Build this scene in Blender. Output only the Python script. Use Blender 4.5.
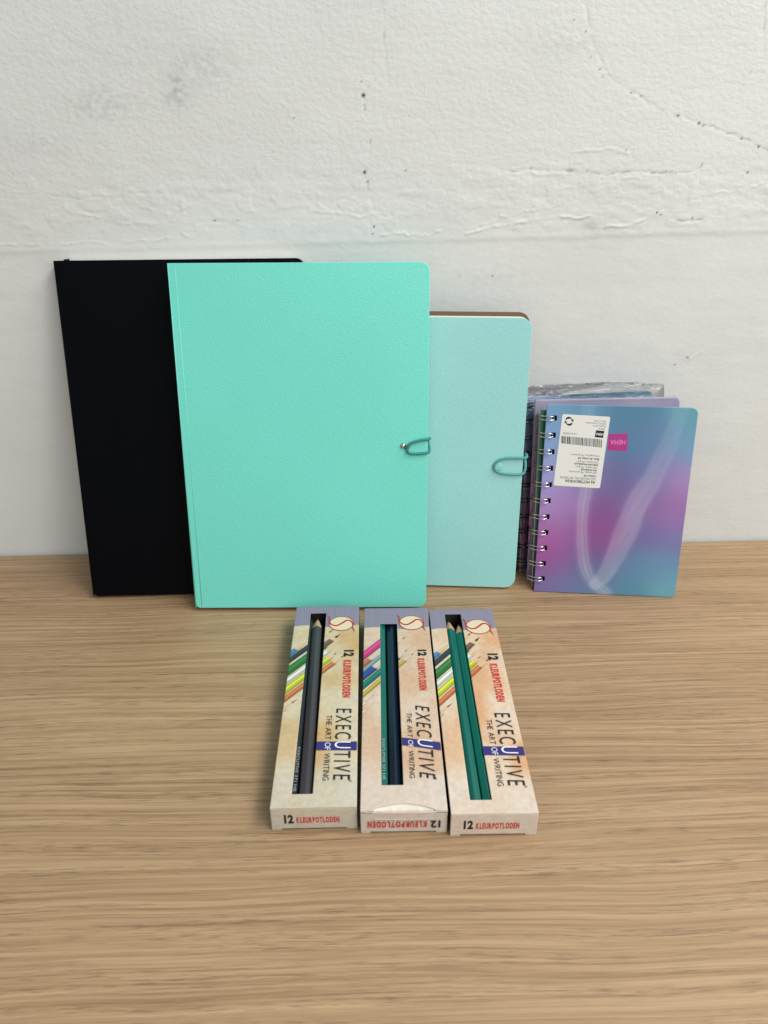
import bpy, bmesh, math, random
import numpy as np
from mathutils import Vector, Matrix
random.seed(4)
for o in list(bpy.data.objects): bpy.data.objects.remove(o)
S = bpy.context.scene
COL = S.collection
R = math.radians
CM = 0.01                                   # everything below is in centimetres

# ------------------------------------------------------------------ camera
def make_camera():
    f, pi, ya, ro = 757.7, R(28.693), R(1.6126), R(-0.3394)
    F = Vector((math.sin(ya)*math.cos(pi), math.cos(ya)*math.cos(pi), -math.sin(pi)))
    Rt = Vector((math.cos(ya), -math.sin(ya), 0)); U = Rt.cross(F)
    r = Rt*math.cos(ro)+U*math.sin(ro); u = U*math.cos(ro)-Rt*math.sin(ro)
    cd = bpy.data.cameras.new('camera'); c = bpy.data.objects.new('camera', cd); COL.objects.link(c)
    m = Matrix((r, u, -F)).transposed().to_4x4()
    m.translation = Vector((0, -56.463, 34.386))*CM
    c.matrix_world = m
    cd.sensor_fit = 'VERTICAL'; cd.sensor_height = 24; cd.sensor_width = 18
    cd.lens = f/1024*24
    cd.clip_start = 0.01; cd.clip_end = 50
    cd.dof.use_dof = True; cd.dof.focus_distance = 0.56; cd.dof.aperture_fstop = 11
    S.camera = c
make_camera()
S.render.resolution_x = 768; S.render.resolution_y = 1024
S.view_settings.view_transform = 'Standard'; S.view_settings.look = 'None'
S.view_settings.exposure = 0; S.view_settings.gamma = 1

# ------------------------------------------------------------------ light (indoor ceiling light)
W = bpy.data.worlds.new('World'); S.world = W; W.use_nodes = True
W.node_tree.nodes['Background'].inputs[0].default_value = (0.93, 0.97, 1.0, 1)
W.node_tree.nodes['Background'].inputs[1].default_value = 0.36
def area(name, loc, target, size, power, color):
    l = bpy.data.lights.new(name, 'AREA'); l.shape = 'RECTANGLE'; l.size = size[0]; l.size_y = size[1]
    l.energy = power; l.color = color
    o = bpy.data.objects.new(name, l); COL.objects.link(o); o.location = loc
    o.rotation_euler = (Vector(target)-Vector(loc)).to_track_quat('-Z', 'Y').to_euler()
    return o
area('ceiling_light', (0.92, -0.56, 1.5), (0.1, -0.1, 0.1), (1.1, 0.42), 20, (1.0, 0.985, 0.97))
area('room_light', (0.9, -1.8, 1.2), (0.1, -0.05, 0.1), (1.4, 1.0), 20.5, (0.95, 0.98, 1.0))

# ------------------------------------------------------------------ helpers
def lin(c):
    c = np.asarray(c, float)/255.
    return np.where(c <= .04045, c/12.92, ((c+.055)/1.055)**2.4)
def rgba(c):
    l = lin(c); return (float(l[0]), float(l[1]), float(l[2]), 1)
def mat(name, color=(200, 200, 200), rough=.5, metal=0, spec=.5, bump=None, attr=None, vary=None):
    m = bpy.data.materials.new(name); m.use_nodes = True
    nt = m.node_tree; N = nt.nodes; L = nt.links; p = N['Principled BSDF']
    p.inputs['Base Color'].default_value = rgba(color); p.inputs['Roughness'].default_value = rough
    p.inputs['Metallic'].default_value = metal; p.inputs['Specular IOR Level'].default_value = spec
    tc = N.new('ShaderNodeTexCoord')
    src = None
    if attr:
        a = N.new('ShaderNodeAttribute'); a.attribute_name = attr; src = a.outputs['Color']
        L.new(src, p.inputs['Base Color'])
    if vary:                                  # (scale per metre, amount)
        n = N.new('ShaderNodeTexNoise'); n.inputs['Scale'].default_value = vary[0]; n.inputs['Detail'].default_value = 5
        L.new(tc.outputs['Object'], n.inputs['Vector'])
        mr = N.new('ShaderNodeMapRange'); mr.inputs[1].default_value = .3; mr.inputs[2].default_value = .7
        mr.inputs[3].default_value = 1-vary[1]; mr.inputs[4].default_value = 1+vary[1]
        L.new(n.outputs['Fac'], mr.inputs[0])
        mx = N.new('ShaderNodeVectorMath'); mx.operation = 'SCALE'
        if src: L.new(src, mx.inputs[0])
        else: mx.inputs[0].default_value = rgba(color)[:3]
        L.new(mr.outputs[0], mx.inputs['Scale']); L.new(mx.outputs[0], p.inputs['Base Color'])
    if bump:                                  # (scale per metre, distance m, strength)
        n = N.new('ShaderNodeTexNoise'); n.inputs['Scale'].default_value = bump[0]; n.inputs['Detail'].default_value = 4
        L.new(tc.outputs['Object'], n.inputs['Vector'])
        b = N.new('ShaderNodeBump'); b.inputs['Distance'].default_value = bump[1]; b.inputs['Strength'].default_value = bump[2]
        L.new(n.outputs['Fac'], b.inputs['Height']); L.new(b.outputs[0], p.inputs['Normal'])
    return m
def link_mesh(name, me, parent=None, mats=()):
    o = bpy.data.objects.new(name, me); COL.objects.link(o)
    for m in mats: me.materials.append(m)
    if parent: o.parent = parent
    return o
def mesh(name, verts, faces, mats, parent=None, smooth=False, mi=None):
    me = bpy.data.meshes.new(name)
    me.from_pydata([(x*CM, y*CM, z*CM) for x, y, z in verts], [], faces); me.update()
    o = link_mesh(name, me, parent, mats if isinstance(mats, (list, tuple)) else [mats])
    if smooth: me.polygons.foreach_set('use_smooth', [True]*len(me.polygons))
    if mi is not None: me.polygons.foreach_set('material_index', mi)
    return o
def solid(o, t, offset=-1):
    m = o.modifiers.new('thick', 'SOLIDIFY'); m.thickness = t*CM; m.offset = offset
def bevel(o, w, seg=2, ang=35):
    m = o.modifiers.new('bevel', 'BEVEL'); m.width = w*CM; m.segments = seg; m.limit_method = 'ANGLE'; m.angle_limit = R(ang)
def empty(name, label, cat, M4, group=None):
    o = bpy.data.objects.new(name, None); COL.objects.link(o); o.empty_display_size = .02
    o.matrix_world = M4; o['label'] = label; o['category'] = cat
    if group: o['group'] = group
    return o
def book_frame(x, y, z, yaw, lean):
    """local x along the width, y up the cover, z out towards the viewer"""
    ex = Vector((math.cos(yaw), math.sin(yaw), 0)); n = Vector((-math.sin(yaw), math.cos(yaw), 0))
    up = Vector((0, 0, 1))*math.cos(lean)+n*math.sin(lean)
    m = Matrix((ex, up, ex.cross(up))).transposed().to_4x4(); m.translation = Vector((x, y, z))*CM
    return m
def flat_frame(x, y, z, yaw):
    m = Matrix.Rotation(yaw, 4, 'Z'); m.translation = Vector((x, y, z))*CM; return m
def rounded(x0, y0, x1, y1, r, seg=7):
    """outline, r = radii (bl, br, tr, tl)"""
    out = []
    for (cx, cy, a0, rr) in ((x0, y0, 180, r[0]), (x1, y0, 270, r[1]), (x1, y1, 0, r[2]), (x0, y1, 90, r[3])):
        sx = 1 if cx == x0 else -1; sy = 1 if cy == y0 else -1
        if rr <= 0: out.append((cx, cy)); continue
        for i in range(seg+1):
            a = R(a0+90*i/seg); out.append((cx+sx*rr+rr*math.cos(a), cy+sy*rr+rr*math.sin(a)))
    return out
def slab(name, outline, z0, z1, m, parent, bev=.03, seg=2):
    n = len(outline)
    v = [(x, y, z0) for x, y in outline]+[(x, y, z1) for x, y in outline]
    f = [tuple(range(n-1, -1, -1)), tuple(range(n, 2*n))]+[(i, (i+1) % n, (i+1) % n+n, i+n) for i in range(n)]
    o = mesh(name, v, f, m, parent)
    if bev: bevel(o, bev, seg)
    return o
def catmull(pts, n=8, closed=False):
    P = [np.array(p, float) for p in pts]; out = []
    k = len(P); rng = range(k if closed else k-1)
    for i in rng:
        a, b, c, d = (P[(i-1) % k] if closed or i > 0 else 2*P[0]-P[1]), P[i], P[(i+1) % k], (P[(i+2) % k] if closed or i+2 < k else 2*P[-1]-P[-2])
        for j in range(n):
            t = j/n; out.append(.5*((2*b)+(c-a)*t+(2*a-5*b+4*c-d)*t*t+(3*b-a-3*c+d)*t**3))
    if not closed: out.append(P[-1])
    return out
def tube_data(path, r, ns=8, closed=False, base=0):
    V, Fc = [], []; n = len(path); up = np.array([.13, .21, .97]); prev = None
    for i, p in enumerate(path):
        a = path[(i-1) % n] if closed or i else path[0]; b = path[(i+1) % n] if closed or i < n-1 else path[-1]
        t = (b-a)/(np.linalg.norm(b-a)+1e-9)
        s = np.cross(t, up if prev is None else prev)
        if prev is None: e1 = s/np.linalg.norm(s); e2 = np.cross(t, e1)
        else: e1 = np.cross(prev, t); e1 /= (np.linalg.norm(e1)+1e-9); e2 = np.cross(t, e1)
        prev = e2
        for k in range(ns):
            q = 2*math.pi*k/ns; V.append(tuple(p+r*(math.cos(q)*e1+math.sin(q)*e2)))
    for i in range(n if closed else n-1):
        for k in range(ns):
            a = base+i*ns+k; b = base+i*ns+(k+1) % ns; j = (i+1) % n
            Fc.append((a, b, base+j*ns+(k+1) % ns, base+j*ns+k))
    if not closed:
        Fc.append(tuple(base+k for k in range(ns-1, -1, -1))); Fc.append(tuple(base+(n-1)*ns+k for k in range(ns)))
    return V, Fc
def tubes(name, paths, r, m, parent, ns=8, closed=False):
    V, Fc = [], []
    for p in paths:
        v, f = tube_data([np.array(q, float) for q in p], r, ns, closed, len(V)); V += v; Fc += f
    o = mesh(name, V, Fc, m, parent, smooth=True)
    bm = bmesh.new(); bm.from_mesh(o.data); bmesh.ops.recalc_face_normals(bm, faces=bm.faces); bm.to_mesh(o.data); bm.free()
    return o
def lathe(name, prof, m, parent, at, M3=None, ns=20):
    """prof: (radius, height) along +z"""
    V = []; Fc = []
    for (r, h) in prof:
        for k in range(ns):
            q = 2*math.pi*k/ns; p = Vector((r*math.cos(q), r*math.sin(q), h))
            if M3: p = M3 @ p
            V.append((p.x+at[0], p.y+at[1], p.z+at[2]))
    for i in range(len(prof)-1):
        for k in range(ns): Fc.append((i*ns+k, i*ns+(k+1) % ns, (i+1)*ns+(k+1) % ns, (i+1)*ns+k))
    Fc.append(tuple(range(ns-1, -1, -1))); Fc.append(tuple((len(prof)-1)*ns+k for k in range(ns)))
    return mesh(name, V, Fc, m, parent, smooth=True)
def lines(*br, pitch=.05):
    """grid lines through every break point"""
    out = [br[0]]
    for a, b in zip(br[:-1], br[1:]):
        n = max(1, int(round((b-a)/pitch))); out += list(a+(b-a)*np.arange(1, n+1)/n)
    return np.array(out)
def painted_grid(name, xs, ys, colfn, m, parent, skip=None, radii=None, zfn=None, extra=None):
    """a sheet whose printed pattern is stored per vertex (a flat print, no shading)"""
    X, Y = np.meshgrid(xs, ys); nx, ny = len(xs), len(ys)
    col = np.clip(colfn(X, Y), 0, 255); L = lin(col).reshape(-1, 3)
    Xp, Yp = X.copy(), Y.copy()
    if radii:
        x0, x1, y0, y1 = xs[0], xs[-1], ys[0], ys[-1]
        for (cx, cy, sx, sy, r) in ((x0, y0, 1, 1, radii[0]), (x1, y0, -1, 1, radii[1]), (x1, y1, -1, -1, radii[2]), (x0, y1, 1, -1, radii[3])):
            if r <= 0: continue
            dx = (cx+sx*r-Xp)*sx; dy = (cy+sy*r-Yp)*sy
            inside = (dx > 0) & (dy > 0); d = np.hypot(dx, dy); mx = np.maximum(dx, dy)
            k = np.where(inside & (d > 1e-9), mx/np.maximum(d, 1e-9), 1)      # square -> disc
            Xp = np.where(inside, cx+sx*r-sx*dx*k, Xp); Yp = np.where(inside, cy+sy*r-sy*dy*k, Yp)
    Z = zfn(X, Y) if zfn else np.zeros_like(X)
    co = np.stack([Xp, Yp, Z], -1).reshape(-1, 3)*CM
    I = np.arange(nx*ny).reshape(ny, nx)
    q = np.stack([I[:-1, :-1], I[:-1, 1:], I[1:, 1:], I[1:, :-1]], -1).reshape(-1, 4)
    if skip is not None:
        xc = (X[:-1, :-1]+X[1:, 1:]).ravel()/2; yc = (Y[:-1, :-1]+Y[1:, 1:]).ravel()/2
        q = q[~skip(xc, yc)]
    me = bpy.data.meshes.new(name); me.from_pydata(co.tolist(), [], q.tolist()); me.update()
    a = me.color_attributes.new('Col', 'FLOAT_COLOR', 'POINT')
    a.data.foreach_set('color', np.concatenate([L, np.ones((len(L), 1))], 1).ravel())
    if extra is not None:
        b = me.attributes.new('Mark', 'FLOAT', 'POINT'); b.data.foreach_set('value', extra(X, Y).ravel())
    o = link_mesh(name, me, parent, [m]); me.polygons.foreach_set('use_smooth', [True]*len(me.polygons))
    return o
def ss(a, b, x):
    t = np.clip((x-a)/(b-a), 0, 1); return t*t*(3-2*t)
def vnoise(X, Y, seed, sx, sy, octs=3):
    """smooth value noise"""
    rs = np.random.RandomState(seed); out = np.zeros_like(X, dtype=float); amp = 1; tot = 0
    for o in range(octs):
        T = rs.rand(64, 64)
        x = X*sx*2**o; y = Y*sy*2**o; xi = np.floor(x).astype(int); yi = np.floor(y).astype(int)
        fx = x-xi; fy = y-yi; fx = fx*fx*(3-2*fx); fy = fy*fy*(3-2*fy)
        g = lambda a, b: T[a % 64, b % 64]
        out += amp*((g(xi, yi)*(1-fx)+g(xi+1, yi)*fx)*(1-fy)+(g(xi, yi+1)*(1-fx)+g(xi+1, yi+1)*fx)*fy)
        tot += amp; amp *= .5
    return out/tot
def seg_dist(X, Y, pts):
    """distance to a polyline and the parameter 0..1 along it"""
    best = np.full(X.shape, 1e9); par = np.zeros(X.shape); n = len(pts)-1
    for i in range(n):
        ax, ay = pts[i]; bx, by = pts[i+1]; dx, dy = bx-ax, by-ay
        t = np.clip(((X-ax)*dx+(Y-ay)*dy)/(dx*dx+dy*dy+1e-12), 0, 1)
        d = np.hypot(X-ax-t*dx, Y-ay-t*dy); k = d < best
        best = np.where(k, d, best); par = np.where(k, (i+t)/n, par)
    return best, par
# ---- lettering: outlines of the built-in font laid into a parallelogram
_glyphs = {}
def text_polys(txt, bold=0.):
    key = (txt, bold)
    if key not in _glyphs:
        cu = bpy.data.curves.new('lettering', 'FONT'); cu.body = txt; cu.offset = bold; cu.resolution_u = 3; cu.fill_mode = 'FRONT'
        ob = bpy.data.objects.new('lettering', cu); COL.objects.link(ob)
        bpy.context.view_layer.update()
        me = bpy.data.meshes.new_from_object(ob)
        v = [(p.co.x, p.co.y) for p in me.vertices]; f = [tuple(p.vertices) for p in me.polygons]
        bpy.data.objects.remove(ob); bpy.data.curves.remove(cu); bpy.data.meshes.remove(me)
        _glyphs[key] = (v, f)
    return _glyphs[key]
class Print:
    """collects flat printed shapes that share one surface"""
    def __init__(s): s.v = []; s.f = []; s.m = []
    def poly(s, pts, z, mi):
        b = len(s.v); s.v += [(x, y, z) for x, y in pts]; s.f.append(tuple(range(b, b+len(pts)))); s.m.append(mi)
    def text(s, txt, start, adv, upv, z, mi, bold=0., alt=None, cap=None):
        """start = left end of the baseline; adv = vector to the end of the baseline; upv = vector of the cap height"""
        v, f = text_polys(txt, bold)
        xs = [p[0] for p in v]; x0, x1 = min(xs), max(xs); cap = cap or max(p[1] for p in text_polys('H', bold)[0])
        b = len(s.v); a = Vector(adv); u = Vector(upv); st = Vector(start)
        pos = []
        for (x, y) in v:
            q = st+a*((x-x0)/(x1-x0))+u*(y/cap); pos.append(q); s.v.append((q.x, q.y, z))
        for fc in f:
            s.f.append(tuple(b+i for i in fc)); mm = mi
            if alt:
                c = sum((pos[i] for i in fc), Vector((0, 0)))/len(fc)
                if alt[0](c.x, c.y): mm = alt[1]
            s.m.append(mm)
    def spaced(s, txt, start, adv, upv, gap, z, mi, bold=0., alt=None):
        H = max(p[1] for p in text_polys('H', bold)[0])
        ws = []
        for ch in txt:
            if ch == ' ': ws.append(.28); continue
            xs = [p[0] for p in text_polys(ch, bold)[0]]; ws.append(max(xs)-min(xs))
        a = Vector(adv); Lg = a.length; d = a/Lg; k = (Lg-gap*(len(txt)-1))/sum(ws); p = Vector(start)
        for ch, w in zip(txt, ws):
            c = p+d*(w*k/2)+Vector(upv)/2
            if ch != ' ': s.text(ch, p, d*(w*k), Vector(upv), z, alt[1] if alt and alt[0](c.x, c.y) else mi, bold, None, H)
            p = p+d*(w*k+gap)
    def ribbon(s, path, w, z, mi, closed=False):
        P = [np.array(p, float) for p in path]; n = len(P); b = len(s.v)
        for i in range(n):
            a = P[(i-1) % n] if closed or i else P[0]; c = P[(i+1) % n] if closed or i < n-1 else P[-1]
            t = c-a; t /= np.linalg.norm(t)+1e-9; nn = np.array([-t[1], t[0]])
            ww = w if not callable(w) else w(i/(n-1))
            for sg in (-1, 1): q = P[i]+sg*nn*ww/2; s.v.append((q[0], q[1], z))
        for i in range(n if closed else n-1):
            j = (i+1) % n; s.f.append((b+2*i, b+2*j, b+2*j+1, b+2*i+1)); s.m.append(mi)
    def build(s, name, mats, parent):
        o = mesh(name, s.v, s.f, mats, parent, mi=s.m)
        bm = bmesh.new(); bm.from_mesh(o.data); 
        for f in bm.faces:
            if f.normal.z < 0: f.normal_flip()
        bm.to_mesh(o.data); bm.free(); return o

# ------------------------------------------------------------------ wall
def wall_material():
    m = bpy.data.materials.new('painted_plaster'); m.use_nodes = True; N = m.node_tree.nodes; L = m.node_tree.links
    p = N['Principled BSDF']; p.inputs['Roughness'].default_value = .62; p.inputs['Specular IOR Level'].default_value = .3
    a = N.new('ShaderNodeAttribute'); a.attribute_name = 'Col'
    tc = N.new('ShaderNodeTexCoord')
    n1 = N.new('ShaderNodeTexNoise'); n1.inputs['Scale'].default_value = 14; n1.inputs['Detail'].default_value = 6
    mr = N.new('ShaderNodeMapRange'); mr.inputs[1].default_value = .3; mr.inputs[2].default_value = .7; mr.inputs[3].default_value = .965; mr.inputs[4].default_value = 1.02
    vm = N.new('ShaderNodeVectorMath'); vm.operation = 'SCALE'
    L.new(tc.outputs['Object'], n1.inputs['Vector']); L.new(n1.outputs['Fac'], mr.inputs[0])
    L.new(a.outputs['Color'], vm.inputs[0]); L.new(mr.outputs[0], vm.inputs['Scale']); L.new(vm.outputs[0], p.inputs['Base Color'])
    # roller texture, calmer in the brushed band near the table
    n2 = N.new('ShaderNodeTexNoise'); n2.inputs['Scale'].default_value = 330; n2.inputs['Detail'].default_value = 3; n2.inputs['Roughness'].default_value = .55
    mp = N.new('ShaderNodeMapping'); mp.inputs['Scale'].default_value = (.8, 1, 1.1)
    L.new(tc.outputs['Object'], mp.inputs['Vector']); L.new(mp.outputs[0], n2.inputs['Vector'])
    n3 = N.new('ShaderNodeTexNoise'); n3.inputs['Scale'].default_value = 70; n3.inputs['Detail'].default_value = 5
    mp3 = N.new('ShaderNodeMapping'); mp3.inputs['Scale'].default_value = (.35, 1, 1.6)
    L.new(tc.outputs['Object'], mp3.inputs['Vector']); L.new(mp3.outputs[0], n3.inputs['Vector'])
    mk = N.new('ShaderNodeAttribute'); mk.attribute_name = 'Mark'
    mm = N.new('ShaderNodeMath'); mm.operation = 'MULTIPLY'; L.new(n2.outputs['Fac'], mm.inputs[0]); L.new(mk.outputs['Fac'], mm.inputs[1])
    ad = N.new('ShaderNodeMath'); ad.operation = 'ADD'; L.new(mm.outputs[0], ad.inputs[0]); L.new(n3.outputs['Fac'], ad.inputs[1])
    b = N.new('ShaderNodeBump'); b.inputs['Distance'].default_value = .0007; b.inputs['Strength'].default_value = .6
    L.new(ad.outputs[0], b.inputs['Height']); L.new(b.outputs[0], p.inputs['Normal'])
    return m
CRACKS = [  # (points on the wall, depth cm, width cm): chips and cracks in the paint
    ([(1.8, 45), (1.7, 39.7), (1.9, 36), (.4, 34.5), (.9, 32), (.4, 29.9), (1.0, 27.5)], -.012, .06),
    ([(13.6, 44), (14.4, 39.4), (15.2, 37.2), (16.6, 35.4), (18.4, 34.4), (20.2, 33.5), (22.0, 33.1), (24.6, 32.2), (27.4, 31.3), (31, 30)], -.02, .07),
    ([(26.2, 41.5), (25.8, 39.4), (26.4, 36.8), (25.2, 34.8)], -.012, .05),
    ([(9.5, 30.0), (12.4, 29.9), (17, 29.7), (21, 29.8), (23.2, 29.8), (23.6, 30.3)], -.022, .06),
    ([(10.0, 29.85), (15, 29.45), (20.3, 29.35)], .02, .06),
    ([(1.5, 25.9), (5.0, 25.8), (5.8, 26.0)], .03, .06),
    ([(7.5, 25.9), (10, 26.35), (13.5, 26.8), (16.2, 27.0)], .035, .09),
    ([(8.0, 26.3), (9, 26.6), (12, 27.3), (14.8, 27.7)], .02, .07),
    ([(17.5, 26.1), (19.5, 26.4), (21.0, 27.1), (21.6, 27.2)], .03, .1),
    ([(21.9, 26.6), (23.6, 26.6), (24.2, 26.8), (25.0, 26.55)], -.035, .07),
    ([(24.5, 28.4), (27.0, 28.6), (29.2, 29.3)], .02, .07),
    ([(14.5, 31.2), (15.8, 31.1), (17.2, 31.2), (18.4, 31.0)], .02, .08),
    ([(-25, 29.5), (-21, 28.6), (-17.5, 28.4), (-14.5, 28.8)], -.018, .06),
    ([(-20, 27.6), (-17.2, 27.0), (-14.6, 26.6), (-13.0, 27.0)], .02, .08),
    ([(-14.8, 27.6), (-13.0, 27.4), (-12.2, 27.9)], .02, .07),
    ([(-12.5, 26.2), (-11.8, 25.8), (-10.8, 26.2)], .02, .08),
    ([(-34, 26.0), (-25.3, 25.35), (-18, 25.5), (-13, 25.7)], .022, .07),
    ([(-3, 27.4), (0, 27.1), (2.5, 27.3)], .02, .07),
    ([(-16.5, 25.0), (-15.4, 24.2), (-15.9, 22.8)], -.015, .06),
    ([(24, 17.0), (25.5, 16.5), (26.2, 17.1)], .014, .07),
    ([(21, 13.5), (23, 13.2), (25.2, 13.6)], .014, .07),
]
SPECKS = [(.4, 34.5, .12, .75), (.5, 33.7, .05, .7), (.4, 29.9, .1, .8), (.6, 29.3, .06, .7), (1.0, 26.4, .06, .8), (.9, 25.9, .05, .7), (.3, 35.3, .05, .5),
          (18.0, 34.55, .05, .6), (18.7, 34.35, .05, .7), (21.4, 33.2, .07, .8), (22.9, 32.75, .08, .8), (23.2, 32.6, .05, .7), (26.0, 31.8, .06, .7), (27.3, 31.3, .08, .8), (28.0, 31.1, .05, .6),
          (26.9, 29.7, .08, .5), (21.0, 27.15, .07, .8), (21.3, 27.0, .05, .7), (23.6, 26.75, .06, .7), (-10.1, 26.9, .06, .6), (-8.5, 26.9, .04, .7),
          (13.8, 38.6, .04, .5), (14.6, 38.0, .05, .5), (15.1, 36.6, .05, .6), (15.8, 35.9, .05, .6), (16.0, 35.5, .05, .6),
          (24.3, 16.0, .07, .45), (25.2, 16.6, .09, .35), (12.2, 27.6, .05, .3), (9.6, 22.9, .07, .35), (7.2, 22.9, .05, .3), (25.8, 7.4, .08, .3), (3.2, 30.0, .06, .4), (-12, 31, .05, .3), (-4.2, 33.2, .05, .4),
          (17.7, 31.0, .05, .4), (18.2, 31.1, .05, .4), (-3, 30.4, .04, .4), (-23.3, 30.0, .04, .4)]
def build_wall():
    xs = np.concatenate([[-140, -110, -80, -60, -45], lines(-36, 38, pitch=.09), [46, 60, 80, 110, 140]])
    ys = np.concatenate([[-45, -20], lines(-3, 46, pitch=.09), [50, 60, 80, 110]])
    def h(X, Y):
        Z = np.zeros_like(X)
        wx = X+.25*(vnoise(X, Y, 5, 1.6, 1.6)-.5); wy = Y+.5*(vnoise(X, Y, 6, 1.3, 1.3)-.5)
        for i, (pts, d, w) in enumerate(CRACKS):
            dd, t = seg_dist(wx, wy, pts)
            br = ss(.36, .56, vnoise(X, Y, 20+i, 1.3, 1.3, 2)) # breaks the line up
            Z += d*(1.9 if d > 0 else 1.5)*np.exp(-(dd/w)**2)*(.2+.8*br)
            if d > 0: Z -= .4*d*np.exp(-(((dd-w*1.5))/w)**2)*br
        # plaster ridge where the brushed band starts, soft waves, patches of filler
        e = 25.35+.06*(vnoise(X, Y, 8, .3, .1)-.5)+.016*X
        Z += .035*ss(-.25, .25, Y-e)+.02*np.exp(-((Y-e)/.22)**2)
        e2 = 22.3+.02*X; Z += .02*ss(-.6, .6, Y-e2)
        band = np.exp(-((Y-28)/2.6)**2)
        Z += band*.05*(vnoise(X, Y, 11, .8, 2.2, 4)-.5)
        Z += band*.032*ss(.55, .6, vnoise(X, Y, 12, .9, 1.4, 3))*.6
        Z += .08*(vnoise(X, Y, 9, .08, .1, 2)-.5)+.015*(vnoise(X, Y, 10, .9, .9, 3)-.5)
        for (sx, sy, r, d) in SPECKS: Z -= .02*np.exp(-((X-sx)**2+(Y-sy)**2)/r**2)
        return Z-.06
    def col(X, Y):
        C = np.zeros(X.shape+(3,))+np.array([221, 223, 219.])
        wx = X+.5*(vnoise(X, Y, 31, 3, 3)-.5); wy = Y+.5*(vnoise(X, Y, 32, 3, 3)-.5)
        def smudge(cx, cy, rx, ry, a, seed):
            g = np.exp(-((wx-cx)/rx)**2-((wy-cy)/ry)**2)*ss(.25, .75, vnoise(X, Y, seed, 3.5, 3.5, 4))
            return (g*a*.45)[..., None]
        for s in ((-11.6, 34.9, .75, 1.0, .36, 41), (-16.6, 34.0, 2.6, 1.0, .16, 42), (-9.5, 36.3, 1.6, 1.1, .14, 43), (-27, 34.5, 1.6, 2.6, .12, 44),
                  (13.2, 37.4, 2.6, .9, .08, 45), (-22, 31.8, 3, 1.2, .07, 46), (9.5, 23, 3, 1, .08, 47), (16.8, 26.3, .9, .7, .16, 48), (25, 16.7, .8, .5, .12, 49), (-14, 37, 6, 2, .05, 50)):
            C *= 1-smudge(*s)
        for (sx, sy, r, d) in SPECKS:
            g = ss(.75, .35, ((wx-sx)**2+((wy-sy)*.8)**2)**.5/(r*1.2)/1.0) if False else np.exp(-(((X-sx)**2+(Y-sy)**2)/r**2)**1.5)
            C *= (1-d*g)[..., None]
        for i in (0, 1, 2, 3, 9):
            dd, t = seg_dist(X+.25*(vnoise(X, Y, 5, 1.6, 1.6)-.5), Y+.5*(vnoise(X, Y, 6, 1.3, 1.3)-.5), CRACKS[i][0])
            br = ss(.5, .68, vnoise(X, Y, 60+i, 2.8, 2.8, 2)); C *= (1-(.22 if i in (9, 3) else .13)*np.exp(-(dd/.055)**2)*br)[..., None]
        return C
    def mark(X, Y): return .35+.65*ss(24, 32, Y)
    o = painted_grid('wall', xs, ys, col, wall_material(), None, zfn=h, extra=mark)
    o.rotation_euler = (R(90), 0, 0)
    o['label'] = 'off-white painted plaster wall with hairline cracks and smudges, behind everything'; o['category'] = 'wall'
build_wall()

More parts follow.
